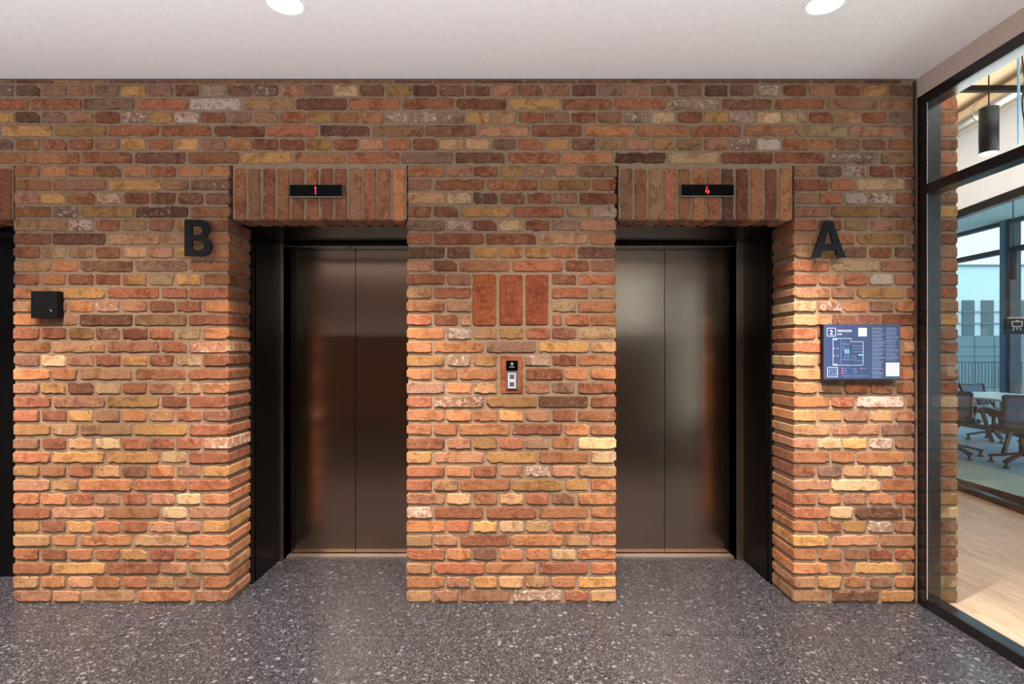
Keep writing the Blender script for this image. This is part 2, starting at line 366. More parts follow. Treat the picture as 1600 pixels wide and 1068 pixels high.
UP = {1: (-19.5, 1430, 'wggpgygdwggpgcdyddd pdpdgppgdgwrpryg'), 2: (-38, 1429, 'RRGRWBDRRRYRRWDRPp1.3'),
      3: (-19.5, 1430, 'ydgprwyxrgpryoowwwybrprpwcrywccrbrg'), 4: (0, 1430, 'YYRRRRDBDPROOROCPp0.5'),
      5: (-19.5, 1430, 'gyrrpyoyporryrprrbbgrydbpybpwxroppo'), 6: (-42, 1430, 'OORDOYORGDRODCRRWB1.3')}
for c, (a, b_, s) in UP.items():
    lay(wall_upper, c, a, b_, s)
    lay(wall_upper, c, a - 83.4 * 3, a, 'RoyPO' if c % 2 else 'ORD', False)      # goes on beyond the left edge
LEFT = {7: 'ooooo r oo', 8: 'O1.4PYpP1.5', 9: 'pyocrodp', 10: 'O1.4wYDO1.5', 11: 'bbxrbpyr', 12: 'R1.4DBbO1.5', 13: 'rcbobpyo', 14: 'B1.4oDGO1.5',
 15: 'rorrycyo', 16: 'O1.4YRrR1.5', 17: 'bropprro', 18: 'O1.4pDBR1.5', 19: 'rrydrrco', 20: 'O1.4BPrP1.5', 21: 'pcpryrcr', 22: 'O1.4oBOR1.5',
 23: 'pyrcrpbo', 24: 'R1.4PYrR1.5', 25: 'rrybobrd', 26: 'Y1.4bBYR1.5', 27: 'prbcrrrp', 28: 'R1.4YYcR1.5', 29: 'yorbdopy', 30: 'P1.4bORR1.5',
 31: 'oorprpco', 32: 'R1.4POcP1.5', 33: 'yryrrppy', 34: 'B1.4oOBO1.5', 35: 'rroryroo', 36: 'O1.4YRpB1.5', 37: 'bopoRb'.lower() + 'po', 38: 'P1.4pBOP1.3'}
CEN = {7: 'O1.5pryppP1.5', 8: 'pRRYr', 9: 'B1.5cdrrpR1.5', 10: 'ooYRbw', 11: 'G1.5wrcrgP1.5', 12: 'rRRBo', 13: 'D1.5dyoyrD1.5', 14: 'prORrp',
 15: 'R1.5p_3rR1.5', 16: 'bR1.5_3R1.5b', 17: 'O1.5p_3cO1.5', 18: 'rrb0.5_3r0.5ro', 19: 'O1.5wbyrdC1.5', 20: 'oOGYb', 21: 'Y1.5wy_wrO1.5', 22: 'ooO1.5_R1.5oo',
 23: 'G1.5ob_pgR1.5', 24: 'rPYDr', 25: 'O1.5ooyprO1.5', 26: 'ooORoo', 27: 'R1.5pyrgoC1.5', 28: 'yPYOc', 29: 'R1.5orpwpB1.5', 30: 'rbOYyo',
 31: 'P1.5bobrpO1.5', 32: 'wRROo', 33: 'O1.5rycboO1.5', 34: 'bpRObp', 35: 'R1.5odoocO1.5', 36: 'pRORr', 37: 'O1.5pybboY1.5', 38: 'bpPWrb'}
RGT = {7: 'p.9gxrr.8', 8: 'R1.45rCg.4', 9: 'p.95rxxr.8', 10: 'P1.5YP1.45', 11: 'r.95rbpo.8', 12: 'P1.5oYg.4', 13: 'b.95ypr g.85', 14: 'R1.5CP1.45',
 15: 'r.95orwp.85', 16: 'P1.5pYr.4', 17: 'c.9popo.8', 18: 'B1.5DR1.4', 19: 'r.9rrro.8', 20: 'R1.5rR1.6b.5', 21: 'c.9rrrr.8', 22: 'O1.5OO1.2',
 23: 'o.95brpo.8', 24: 'O1.5rXo.4', 25: 'o.95ypbp.85', 26: 'B1.5PG1.4', 27: 'p.9cywp.85', 28: 'O1.5oOp.4', 29: 'r.9gbcr.85', 30: 'P1.5CO1.4',
 31: 'r.9opor.85', 32: 'R1.45cDr.5', 33: 'o.9oywp.85', 34: 'Y1.45PP1.4', 35: 'o.95oprr.85', 36: 'O1.45pYo.45', 37: 'p.9yogo.85', 38: 'B1.45DY1.4'}
fixdot = lambda s: re.sub(r'(?<!\d)\.', '0.', s)
for c in range(7, 39):
    e = c >= 11
    lay(wall_left, c, LX0, (361 if c < 11 else LX1), LEFT[c], e, e)
    lay(wall_centre, c, MX0, (966 if c < 11 else MX1), CEN[c], e, e)
    lay(wall_right, c, (1240 if c < 11 else RX0), RX1, fixdot(RGT[c]), e, False)
BEY = 'prrprrrppyrrprrrpyprpprcrpprrpycpprpcb'
for c in range(1, 39): lay(wall_right, c, 1458, 1498, BEY[c - 1], False, True)
# thin cut course right under the ceiling
xs = -60
rt = random.Random(5)
cut = {k: brick_mesh('cut_brick', 0.272, 0.016, BD, 900 + k, 0.6) for k in range(3)}
while xs < 1410:
    wpx = rt.choice([62, 80, 82]); wpx = min(wpx, 1428 - xs)
    o = bpy.data.objects.new('brick', cut[rt.randrange(3)]); COL.objects.link(o); o.parent = wall_upper
    o.location = (X(xs + wpx / 2), rt.uniform(-.006, -.002), Z(127.2)); o.scale = ((wpx - 3) / S / .272, 1, 1); o.color = brick_colour(rt.choice('orrdb'))
    xs += wpx
# soldier courses over the openings
def soldiers(px0, px1, codes):
    n = len(codes); k = (px1 - px0) / n
    for i, ch in enumerate(codes):
        key = ('soldier', i % 6)
        if key not in LIB: LIB[key] = brick_mesh('soldier_brick', ZLT - ZL, 0.068, 0.157, 500 + i, 0.9)
        o = bpy.data.objects.new('soldier_brick', LIB[key]); COL.objects.link(o); o.parent = wall_upper
        o.location = (X(px0 + k * (i + .5)), rb.uniform(-.003, .002), (ZL + ZLT) / 2 - .002); o.rotation_euler = (0, PI / 2 * (1 if i % 2 else -1), rb.uniform(-.004, .004))
        o.scale = (1, 1, k * 0.86 / S / 0.068); o.color = brick_colour(ch)
soldiers(363.5, 634, 'rproorrrprooo'[:12]); soldiers(967.5, 1239, 'pobroordr oro'.replace(' ', '')[:12]); soldiers(-72, 19, 'oror')

# ------------------------------------------------------------------ shell: core, floor, ceiling, lobby
def struct(name, dims, mat, parent=None, bev=0):
    o = bxo(name, dims, mat, parent, bev)
    if not parent: o['kind'] = 'structure'
    return o
XB0, XB1, XA0, XA1, XC1 = X(358), X(635), X(963), X(1240), X(19.5)
YP = 0.25; YF = 0.625; YD = 0.74
bm = bmesh.new()
for (a, b_) in ((XC1 + .01, XB0 - .012), (XB1 + .012, XA0 - .012), (XA1 + .012, 2.38)): box(bm, a, b_, 0.25, 0.95, 0, 3.6)
for (a, b_) in ((-4.4, XC1 + .01), (XB0 - .012, XB1 + .012), (XA0 - .012, XA1 + .012)): box(bm, a, b_, 0.25, 0.95, 2.10, 3.6)
box(bm, 2.10, 2.179, 0.02, 0.25, 0, 2.82); box(bm, -4.4, 2.38, 0.95, 1.0, 0, 3.6); box(bm, -4.4, -3.67, 0.0, 0.95, 0, 2.10)
box(bm, -4.4, -3.67, 0.0, 0.95, 2.10, 2.35)
tag(obj('wall_core', bm, M['core']), kind='structure')
struct('ceiling', (-6, 2.176, -6.2, 0.0, 2.824, 2.95), M['ceiling'])
struct('wall_west', (-6.1, -6.0, -6.2, 0.2, 0, 2.95), M['grey_wall'])
struct('wall_south', (-6, 1.75, -6.3, -6.2, 0, 3.7), M['lobby_wall']); struct('wall_south_lower', (1.75, 3.30, -6.3, -6.2, 0, 1.8), M['lobby_wall']); struct('wall_south_upper', (1.75, 3.30, -6.3, -6.2, 2.8, 3.7), M['lobby_wall'])
struct('wall_south_side', (2.85, 3.30, -6.3, -6.2, 1.8, 2.8), M['lobby_wall'])
wn = thing('window_4', kind='structure')
bxo('glass_pane', (1.75, 2.85, -6.26, -6.25, 1.8, 2.8), M['glass_blue'], wn)
struct('wall_west_return', (-6.0, -4.4, 0.0, 0.2, 0, 2.95), M['grey_wall'])

# terrazzo floor in large slabs
fl = struct('floor', (-6, 2.22, -6.2, 0.95, -0.05, -0.0015), M['grout'])
xe = [-6.0, -5.14, -3.94, -2.74, -1.54, -0.34, 0.86, 2.06, 2.2]; ye = [-6.2, -5.145, -3.945, -2.745, -1.545, -0.345, 0.94]
for i in range(len(xe) - 1):
    for j in range(len(ye) - 1):
        bxo('terrazzo_slab', (xe[i] + .0008, xe[i+1] - .0008, ye[j] + .0008, ye[j+1] - .0008, -0.02, 0), M['terrazzo'], fl)

# ------------------------------------------------------------------ lifts
def lift(name, xl, xr, label):
    c = (xl + xr) / 2
    if name == 'door_1': c = X(555.5, D + YD)
    else: c = X(1038.5, D + YD)
    root = thing(name, kind='structure'); root['label'] = label
    # black side linings with a fine vertical groove, and the soffit lining
    for s, xw in ((-1, xl), (1, xr)):
        bm = bmesh.new(); a, b_ = sorted((xw, xw - s * 0.014)); box(bm, a, b_, YP + .035, YF, 0, ZL)
        obj('side_lining', bm, M['black_panel'], root)
        bm = bmesh.new(); a, b_ = sorted((xw, xw - s * 0.010)); box(bm, a, b_, YP + .002, YP + .025, 0, ZL)
        obj('edge_trim', bm, M['black_metal'], root)
    bxo('soffit_lining', (xl, xr, 0.158, YF + .01, ZL + .002, ZL + .03), M['black_panel'], root)
    hw = 0.4370
    for s in (-1, 1):
        a, b_ = sorted((c + s * hw, (xl if s < 0 else xr) - s * 0.0))
        bm = bmesh.new(); box(bm, a, b_, YF, YD + .03, 0, 2.062); obj('frame_post', bm, M['steel_frame'], root, bev=.0015)
    bxo('frame_header', (c - hw, c + hw, YF, YD + .03, 2.036, 2.062), M['black_panel'], root)
    bxo('frame_header_edge', (c - hw, c + hw, YF - .001, YF + .004, 2.036, 2.039), M['steel_frame'], root)
    for s in (-1, 1):
        a, b_ = sorted((c + s * 0.0018, c + s * (hw - .004)))
        bxo('door_panel', (a, b_, YD, YD + .03, 0.012, 2.034), M['steel'], root, bev=.002)
    bm = bmesh.new(); box(bm, c - hw, c + hw, 0.668, YD + .03, 0.0, 0.007)
    for k in range(4): box(bm, c - hw, c + hw, 0.674 + k * .016, 0.680 + k * .016, 0.007, 0.0085)
    obj('sill', bm, M['alu'], root)
    bxo('shaft_lining', (c - hw, c + hw, YD + .06, YD + .08, 0, 2.1), M['dark'], root)
    bm = bmesh.new(); cyl(bm, (c - .02, YF + .05, 2.030), (c - .02, YF + .05, 2.0365), 0.006); obj('door_sensor', bm, M['bezel'], root)
    return root
lift('door_1', XB0, XB1, 'bronze-toned steel lift doors under the letter B'); lift('door_2', XA0, XA1, 'bronze-toned steel lift doors beside the letter A')
# black door in the third recess, cut off by the left edge of the frame
d3 = thing('door_3', kind='structure')
bxo('door_leaf', (-3.62, XC1 + .03, 0.36, 0.40, 0.004, 2.03), M['black_panel'], d3)
bxo('door_frame', (-3.67, XC1 + .01, 0.34, 0.42, 2.03, 2.066), M['black_metal'], d3)
bxo('soffit_lining', (-3.67, XC1, 0.158, 0.40, 2.066, 2.10), M['black_metal'], d3)
bm = bmesh.new(); box(bm, -3.55, -3.535, 0.30, 0.315, 0.95, 1.15); box(bm, -3.55, -3.535, 0.315, 0.36, 0.96, .975); box(bm, -3.55, -3.535, 0.315, 0.36, 1.125, 1.14)
obj('handle', bm, M['bezel'], d3)

# ------------------------------------------------------------------ glass wall on the right
gw = thing('window_1', kind='structure'); GX0, GX1 = 2.176, 2.254
for y0 in (-0.066, -2.05, -4.05, -6.15): bxo('frame_post', (GX0, GX1, y0, y0 + .064, 0.0, 2.72), M['black_frame'], gw, bev=.001)
for (z0, z1) in ((0, .053), (2.187, 2.237), (2.665, 2.72)):
    for (a, b_) in ((-1.986, -.067), (-3.986, -2.051), (-6.086, -4.051)):
        bxo('frame_rail', (GX0, GX1, a, b_, z0, z1), M['black_frame'], gw)
for (a, b_) in ((-1.986, -.068), (-3.986, -2.052), (-6.086, -4.052)):
    for (z0, z1) in ((.053, 2.187), (2.237, 2.665)):
        bxo('glass_pane', (GX0 + .005, GX0 + .013, a, b_, z0, z1), M['glass'], gw)
        bxo('gasket', (GX0 + .002, GX0 + .005, b_ - .003, b_, z0, z1), M['gasket'], gw)
struct('wall_bulkhead', (2.176, 2.30, -6.2, 0.0, 2.7205, 3.63), M['bulkhead'])

# ------------------------------------------------------------------ corridor with oak floor behind the glass wall
def PX(y): return 4.07 + 0.121 * y          # glazed office partition leans away slightly
fo = struct('floor_corridor', (2.255, 5.4, -6.2, 9.0, -.05, -.021), M['grout'])
rk = random.Random(3); xk = 2.256; ip = 0
while xk < 4.75:
    y = -2.4 + rk.uniform(-1.2, 0)
    while y < 6.5:
        L_ = rk.choice([1.2, 1.6, 2.0]); xr_ = min(xk + .178, 5.2)
        if PX(y + L_) > xk - .05 and (xr_ < PX(y) + 0.02 or True) and xr_ < PX(y + L_) + .2:
            bxo('plank', (xk + .0005, xr_ - .0005, y + .0005, y + L_ - .0005, -.021, -.001), M['oak'], fo)
        y += L_
    xk += .178
struct('ceiling_corridor', (2.30, 4.9, -6.2, 9.0, 3.63, 3.7), M['beige_ceiling'])
struct('wall_corridor', (2.38, 2.392, 0.26, 9.0, 0, 3.63), M['grey_wall'])  # unseen wall added to block light beside the corridor
struct('wall_north', (2.3, 8.3, 9.0, 9.1, 0, 3.7), M['grey_wall'])
# office partition
pw = thing('window_2', kind='structure')
def along(y0, y1, z0, z1, th, off=0.0):
    bm = bmesh.new(); bar(bm, (PX(y0) + off, y0, (z0+z1)/2), (PX(y1) + off, y1, (z0+z1)/2), th, z1 - z0); return bm
obj('frame_rail', along(-6.1, 8.9, -.02, .055, .06), M['black_frame'], pw); obj('frame_rail', along(-6.1, 8.9, 2.655, 2.73, .06), M['black_frame'], pw)
obj('glass_pane', along(-6.1, 8.9, .055, 2.655, .010), M['glass_blue'], pw)
tag(obj('wall_over_partition', along(-6.1, 8.9, 2.73, 3.63, .1, .03), M['grey_wall']), kind='structure')
# office beyond
struct('floor_office', (3.4, 8.2, -6.2, 9.0, -.055, -.022), M['grout'])
bm = bmesh.new()
v = [bm.verts.new(p) for p in ((PX(-6), -6, -.001), (5.55, -6, -.001), (5.55, 8.9, -.001), (PX(8.9), 8.9, -.001))]; bm.faces.new(v)
r_ = bmesh.ops.extrude_face_region(bm, geom=bm.faces[:]); bmesh.ops.translate(bm, vec=(0, 0, -.02), verts=[g for g in r_['geom'] if isinstance(g, bmesh.types.BMVert)])
tag(obj('floor_office_carpet', bm, M['carpet']), kind='structure')
struct('floor_office_carpet_inner', (5.552, 8.2, -6, 8.9, -.021, 0.0), M['carpet_window_lit'])
struct('ceiling_office', (3.4, 8.3, -6.2, 9.0, 3.66, 3.72), M['office_ceiling'])
struct('ceiling_office_drop', (5.2, 8.2, -6.2, 9.0, 3.51, 3.56), M['office_ceiling'])
fw = thing('window_3', kind='structure')
for (z0, z1, m_) in ((0, .08, 'facade_dark'), (2.98, 3.06, 'facade_dark'), (3.46, 3.51, 'facade_dark')):
    bxo('frame_rail', (8.14, 8.26, -6.2, 9.0, z0, z1), M[m_], fw)
for y in (6.18, 3.2, 0.2, -2.8, -5.8):
    bxo('frame_post', (8.10, 8.28, y + .10, y + .20, 0, 3.51), M['facade_frame'], fw); bxo('frame_post', (8.10, 8.28, y, y + .06, 0, 3.51), M['facade_dark'], fw)
for (a, b_) in ((6.39, 8.98), (3.41, 6.17), (.41, 3.19), (-2.6, .19), (-5.6, -2.81)):
    bxo('glass_pane', (8.19, 8.20, a, b_, .08, 2.98), M['glass_blue'], fw); bxo('glass_pane', (8.19, 8.20, a, b_, 3.06, 3.46), M['glass_blue'], fw)

# ------------------------------------------------------------------ things on the brick wall
def curve_shape(name, polys, extrude, mat, parent=None, bevel=0.0):
    cu = bpy.data.curves.new(name, 'CURVE'); cu.dimensions = '2D'; cu.fill_mode = 'BOTH'; cu.extrude = extrude; cu.bevel_depth = bevel
    for pts in polys:
        sp = cu.splines.new('POLY'); sp.points.add(len(pts) - 1)
        for i, (x, y) in enumerate(pts): sp.points[i].co = (x, y, 0, 1)
        sp.use_cyclic_u = True
    tmp = bpy.data.objects.new('tmp', cu); me = bpy.data.meshes.new_from_object(tmp); bpy.data.objects.remove(tmp)
    me.name = name; me.materials.clear(); me.materials.append(mat)
    o = bpy.data.objects.new(name, me); COL.objects.link(o); o.parent = parent
    o.rotation_euler = (PI / 2, 0, 0); return o
def text(name, s, size, loc, mat, parent=None, ext=0.0004, off=0.0, rot=0.0, align='LEFT', sx=1.0):
    cu = bpy.data.curves.new(name, 'FONT'); cu.body = s; cu.size = size; cu.extrude = ext; cu.offset = off; cu.align_x = align; cu.resolution_u = 3
    tmp = bpy.data.objects.new('tmp', cu); me = bpy.data.meshes.new_from_object(tmp); bpy.data.objects.remove(tmp)
    me.materials.clear(); me.materials.append(mat)
    o = bpy.data.objects.new(name, me); COL.objects.link(o); o.parent = parent; o.location = loc
    o.rotation_euler = Matrix.Rotation(PI / 2, 3, 'X').to_euler() if not rot else (Matrix.Rotation(-rot, 3, 'Y') @ Matrix.Rotation(PI / 2, 3, 'X')).to_euler()
    o.scale = (sx, 1, 1); return o
def arc(cx, cy, rx, ry, a0, a1, n=14): return [(cx + rx * math.cos(math.radians(a0 + (a1-a0)*i/n)), cy + ry * math.sin(math.radians(a0 + (a1-a0)*i/n))) for i in range(n + 1)]
# letter A
dl = D - 0.045
def letter(name, polys, px0, px1, py0, py1, label):
    a, b_ = X(px0, dl), X(px1, dl); t_, bt = Z(py0, dl), Z(py1, dl); W, H = b_ - a, t_ - bt
    o = curve_shape(name, [[(x * W, y * H) for (x, y) in p] for p in polys], 0.006, M['letter']); o.location = (a, -0.039, bt)
    tag(o, label, 'letter')
    bm = bmesh.new()
    for (x, y) in ((.5, .33), (.18, .12), (.8, .12)) if 'A' in label else ((.15, .9), (.15, .1), (.15, .5)):
        cyl(bm, (x * W, y * H, -.034), (x * W, y * H, -.004), .004, n=8)
        obj('standoff_pin', bm, M['black_metal'], o); bm = bmesh.new()
    bm.free()
    return o
A_ = [[(0, 0), (.235, 0), (.305, .205), (.695, .205), (.765, 0), (1, 0), (.62, 1), (.38, 1)], [(.365, .375), (.5, .79), (.635, .375)]]
B_ = [[(0, 0), (.60, 0)] + arc(.60, .275, .40, .275, -90, 62, 14) + arc(.55, .755, .38, .245, -38, 90, 12) + [(0, 1)],
      [(.27, .17), (.27, .43), (.53, .43)] + arc(.55, .30, .16, .13, 90, -90, 8) + [(.53, .17)],
      [(.27, .585), (.27, .83), (.50, .83)] + arc(.50, .7075, .15, .1225, 90, -90, 8) + [(.5, .585)]]
letter('letter_sign', A_, 1269, 1321.5, 345.5, 402, 'dark navy-black metal letter A standing off the bricks above the blue floor plan')
letter('letter_sign', B_, 288, 331, 343, 400, 'black metal letter B standing off the brick pier left of the lifts')

# floor indicators over the lifts
def indicator(px0, px1, py0, py1, digit, label):
    r = thing('floor_indicator', label, 'display', 'lift floor indicators')
    d_ = D - .02; a, b_, z1, z0 = X(px0, d_), X(px1, d_), Z(py0, d_), Z(py1, d_)
    bxo('housing', (a, b_, -.018, .004, z0, z1), M['bezel'], r, bev=.001)
    bxo('screen', (a + .003, b_ - .003, -.0205, -.018, z0 + .006, z1 - .001), M['screen'], r)
    segs = {'1': [[(.45, 0), (.62, 0), (.62, 1), (.47, 1), (.27, .80), (.27, .72), (.45, .80)]],
            '4': [[(.62, 0), (.76, 0), (.76, .22), (.92, .22), (.92, .35), (.76, .35), (.76, .62), (.62, .62), (.62, .35), (.24, .35), (.52, 1), (.37, 1), (.08, .33), (.08, .22), (.62, .22)]]}[digit]
    w_, h_ = .025, .042
    o = curve_shape('digit', [[(x * w_, y * h_) for x, y in p] for p in segs], .0006, M['red_led'], r)
    o.location = ((a + b_) / 2 - w_ / 2 - .002, -.0212, (z0 + z1) / 2 - h_ / 2 + .002)
indicator(451.5, 535.5, 288.5, 308, '1', 'black display showing a red 1 over the left lift doors')
indicator(1064, 1147.5, 288, 307, '4', 'black display showing a red 4 over the right lift doors')

# stamped bricks laid flat in the centre pier
def flat_brick(px0, px1, py0, py1, nm, lab, seed, col):
    me = brick_mesh(nm, (py1 - py0) / S, (px1 - px0) / S, BD, seed, 0.5)
    o = bpy.data.objects.new(nm, me); COL.objects.link(o); o.parent = wall_centre; o['label'] = lab
    o.location = (X((px0 + px1) / 2), -.001, Z((py0 + py1) / 2)); o.rotation_euler = (0, PI / 2, 0); o.color = (*srgb(*col)[:3], 0.99); return o
def strips(name, parent, rects, mat, y0, y1):
    bm = bmesh.new(); inv = parent.matrix_basis.inverted() if parent else Matrix()
    for (a, b_, z0, z1) in rects: box(bm, a, b_, y0, y1, z0, z1)
    bm.transform(inv); return obj(name, bm, mat, parent)
def outline(px0, px1, py0, py1, t_=1.0, d_=D):
    a, b_, z1, z0 = X(px0, d_), X(px1, d_), Z(py0, d_), Z(py1, d_); k = t_ / S
    return [(a, b_, z0, z0 + k), (a, b_, z1 - k, z1), (a, a + k, z0 + k, z1 - k), (b_ - k, b_, z0 + k, z1 - k)]
def stamp_text(parent, s, size, px, py, sx=1.0):
    o = text('stamp', s, size, (0, 0, 0), M['stamp'], None, .0006, 0.0)
    o.data.transform(Matrix.Translation((X(px), -.0030, Z(py))) @ Matrix.Rotation(-PI / 2, 4, 'Y') @ Matrix.Rotation(PI / 2, 4, 'X') @ Matrix.Diagonal((sx, 1, 1, 1)))
    o.data.transform(parent.matrix_basis.inverted()); o.rotation_euler = (0, 0, 0); o.scale = (1, 1, 1); o.parent = parent
t1 = flat_brick(738, 775.5, 428, 509, 'stamped_brick', 'flat orange brick stamped J.M', 71, (196, 104, 54))
t2 = flat_brick(780, 817, 428.5, 508, 'stamped_brick', 'flat orange brick stamped with a long worn mark', 72, (188, 98, 60))
t3 = flat_brick(821, 857, 428.5, 508, 'stamped_brick', 'flat orange brick with two square stamps', 73, (184, 92, 56))
stamp_text(t1, 'J.M', .066, 763, 481.5, .95); strips('stamp', t1, outline(746, 768, 448, 484, .6), M['stamp'], -.0026, .001)
stamp_text(t2, 'NTBıııl', .050, 803, 492, .85); strips('stamp', t2, outline(790, 806.5, 441, 493, .8), M['stamp'], -.0026, .001)
strips('stamp', t3, outline(831, 847.5, 443, 460, 1.2) + [(X(835), X(843), Z(y_ + .4), Z(y_ - .4)) for y_ in (448, 452, 456)] +
       outline(831, 846.5, 471, 490, 1.2) + [(X(834.5), X(843), Z(484.4), Z(483.4)), (X(834.5), X(843), Z(478.4), Z(477.4)), (X(838.5), X(839.5), Z(484), Z(478))], M['stamp'], -.0028, .001)
t4 = flat_brick(781.5, 817.5, 555, 616, 'backing_brick', 'flat orange brick behind the call buttons', 74, (186, 104, 66))

# lift call panel
cp = thing('call_panel', 'small lift call panel with two lit arrow buttons on an orange brick', 'button panel')
d_ = D - .012
bxo('upper_plate', (X(791, d_), X(809, d_), -.012, .0, Z(579, d_), Z(563, d_)), M['screen'], cp, bev=.0006)
bxo('lower_plate', (X(791, d_), X(809, d_), -.012, .0, Z(608, d_), Z(579.3, d_)), M['grey_metal'], cp, bev=.0006)
for (y0, y1, up) in ((583, 593.6, 1), (595, 605.4, 0)):
    a, b_, z1, z0 = X(794.3, d_), X(805.3, d_), Z(y0, d_), Z(y1, d_)
    b = bxo('button', (a, b_, -.0145, -.012, z0, z1), M['grey_metal'], cp)
    strips('button_ring', b, outline(794.3, 805.3, y0, y1, 1.0, d_), M['white_led'], -.0155, -.0145)
    cxm, czm = (a + b_) / 2, (z0 + z1) / 2; s_ = .0075 if up else -.0075
    bm = bmesh.new(); vs = [bm.verts.new((cxm + p * .009, yy, czm + q * s_)) for yy in (-.0150, -.0145) for (p, q) in ((-1, -1), (1, -1), (0, 1))]
    bm.faces.new(vs[:3]); bm.faces.new(vs[3:][::-1])
    for i in range(3): bm.faces.new((vs[i], vs[(i+1) % 3], vs[3 + (i+1) % 3], vs[3 + i]))
    obj('arrow_mark', bm, M['stamp'], b)
cxp, czp = X(800, d_), Z(568.2, d_)
cu = curve_shape('ring_mark', [[(.0072 * math.cos(i*PI/8), .0072 * math.sin(i*PI/8)) for i in range(16)], [(.0045 * math.cos(i*PI/8), .0045 * math.sin(i*PI/8)) for i in range(16)]], .0003, M['white_print'], cp)
cu.location = (cxp, -.0124, czp)
strips('caption_mark', cp, [(X(796, d_), X(799, d_), Z(573.4, d_), Z(572.6, d_)), (X(799.6, d_), X(803.6, d_), Z(573.4, d_), Z(572.6, d_))], M['white_print'], -.0127, -.0119)

# black cube sign on the left pier
d_ = D - .044
cb = thing('cube_sign', 'black projecting box with engraved bucket icon on the left brick pier', 'sign')
a, b_, z1, z0 = X(48, d_), X(89.5, d_), Z(454.5, d_), Z(496.5, d_)
bxo('box_body', (a, b_, -.044, -.002, z0, z1), M['black_metal'], cb, bev=.0012)
bxo('mounting_plate', (a + .014, b_ - .006, -.0045, .004, z0 + .01, z1 - .01), M['black_metal'], cb)
cut_ = plain('engraved_black', srgb(6, 6, 6), .9)
bm = bmesh.new(); f_ = -.0447
def seg(x0, y0, x1, y1, wd=.0016): bar(bm, (X(x0, d_), f_, Z(y0, d_)), (X(x1, d_), f_, Z(y1, d_)), .0012, wd, (0, -1, 0.001)) if False else bar(bm, (X(x0, d_), f_, Z(y0, d_)), (X(x1, d_), f_, Z(y1, d_)), wd, .0012, (0, -1, 0))
for q in ((55, 474, 67.5, 474), (55, 474, 56, 487), (67.5, 474, 66.5, 487), (56, 487, 66.5, 487), (75.5, 461, 75.5, 484)): seg(*q)
aa = arc(61.2, 474, 6.2, 7, 180, 360, 8)
for p, q in zip(aa, aa[1:]): seg(p[0], p[1], q[0], q[1])
obj('engraved_icon', bm, cut_, cb)
strips('white_speck', cb, [(X(x_, d_), X(x_ + s_, d_), Z(y_ + s_, d_), Z(y_, d_)) for (x_, y_, s_) in ((75.2, 480, .8), (78.6, 483.6, 1.6), (80, 485.6, .8))], M['white_print'], -.0450, -.044)

# floor plan sign
d_ = D - .037
fp = thing('floor_plan_sign', 'dark blue wall sign with a floor plan, number 2 and text columns', 'sign')
a, b_, z1, z0 = X(1287, d_), X(1406, d_), Z(506.5, d_), Z(592, d_)
bxo('sign_body', (a, b_, -.036, .0, z0, z1), M['black_metal'], fp)
bxo('sign_face', (a, b_, -.0375, -.036, z0, z1), M['navy'], fp)
def FX(u): return X(u, d_)
def FZ(v_): return Z(v_, d_)
y0p, y1p = -.0381, -.0375
def lines(name, segs, mat, lw=.8):
    bm = bmesh.new()
    for (x0, v0, x1, v1) in segs:
        if abs(x1 - x0) > abs(v1 - v0): box(bm, FX(x0), FX(x1), y0p, y1p, FZ(v0 + lw / 2), FZ(v0 - lw / 2))
        else: box(bm, FX(x0 - lw / 2), FX(x0 + lw / 2), y0p, y1p, FZ(v1), FZ(v0))
    return tag(obj(name, bm, mat, fp), kind='stuff')
def rect(x0, x1, v0, v1): return [(x0, v0, x1, v0), (x0, v1, x1, v1), (x0, v0, x0, v1), (x1, v0, x1, v1)]
lines('number_frame', rect(1292.3, 1305.5, 512.3, 524.8), M['white_print'], .7)
text('number', '2', .036, (FX(1296.1), -.0379, FZ(522.5)), M['white_print'], fp, .0002, .0003)
text('heading', 'POSCHODIE', .0162, (FX(1308.4), -.0379, FZ(518.2)), M['white_print'], fp, .0002, .0002, sx=.83)
text('heading', 'LEVEL', .0115, (FX(1308.4), -.0379, FZ(523)), M['white_print'], fp, .0002, .0001, sx=.83)
# plan: dashed outer walls and inner rooms
seg_ = []
for (x0, x1, v0, v1) in ((1301.5, 1329.5, 528.4, 570.2), (1329.5, 1348.5, 533.6, 570.2)):
    n_ = int((x1 - x0) / 2.4)
    for i in range(n_): u = x0 + (x1 - x0) * i / n_; seg_ += [(u, v0, u + 1.5, v0 + .001), (u, v1, u + 1.5, v1 + .001)]
    n_ = int((v1 - v0) / 2.6)
    for i in range(n_): q = v0 + (v1 - v0) * i / n_; seg_ += [(x0, q, x0 + .001, q + 1.6), (x1, q, x1 + .001, q + 1.6)]
lines('plan_outer_walls', seg_, M['white_print'], .9)
lines('plan_rooms', [(1314, 529, 1314, 569), (1314, 537, 1329, 537), (1318, 540, 1318, 548), (1319, 535, 1319, 539), (1320, 545, 1327, 545), (1320, 545, 1320, 552), (1327, 545, 1327, 552), (1320, 552.4, 1327, 552.4),
    (1320, 556, 1336, 556), (1320, 556, 1320, 562), (1325, 556, 1325, 562), (1330, 556, 1330, 562), (1336, 556, 1336, 562), (1320, 562, 1336, 562), (1314, 561, 1320, 561), (1332, 544, 1348, 544), (1330, 540, 1347, 540), (1336, 563.5, 1347, 563.5), (1329.5, 549, 1348, 549)], M['print_blue'], .45)
lines('plan_dots', [(1302, 544.2, 1303.6, 544.2), (1302, 555.6, 1303.6, 555.6), (1308, 544.2, 1309.2, 544.2), (1308, 555.6, 1309.2, 555.6)], M['white_print'], 1.5)
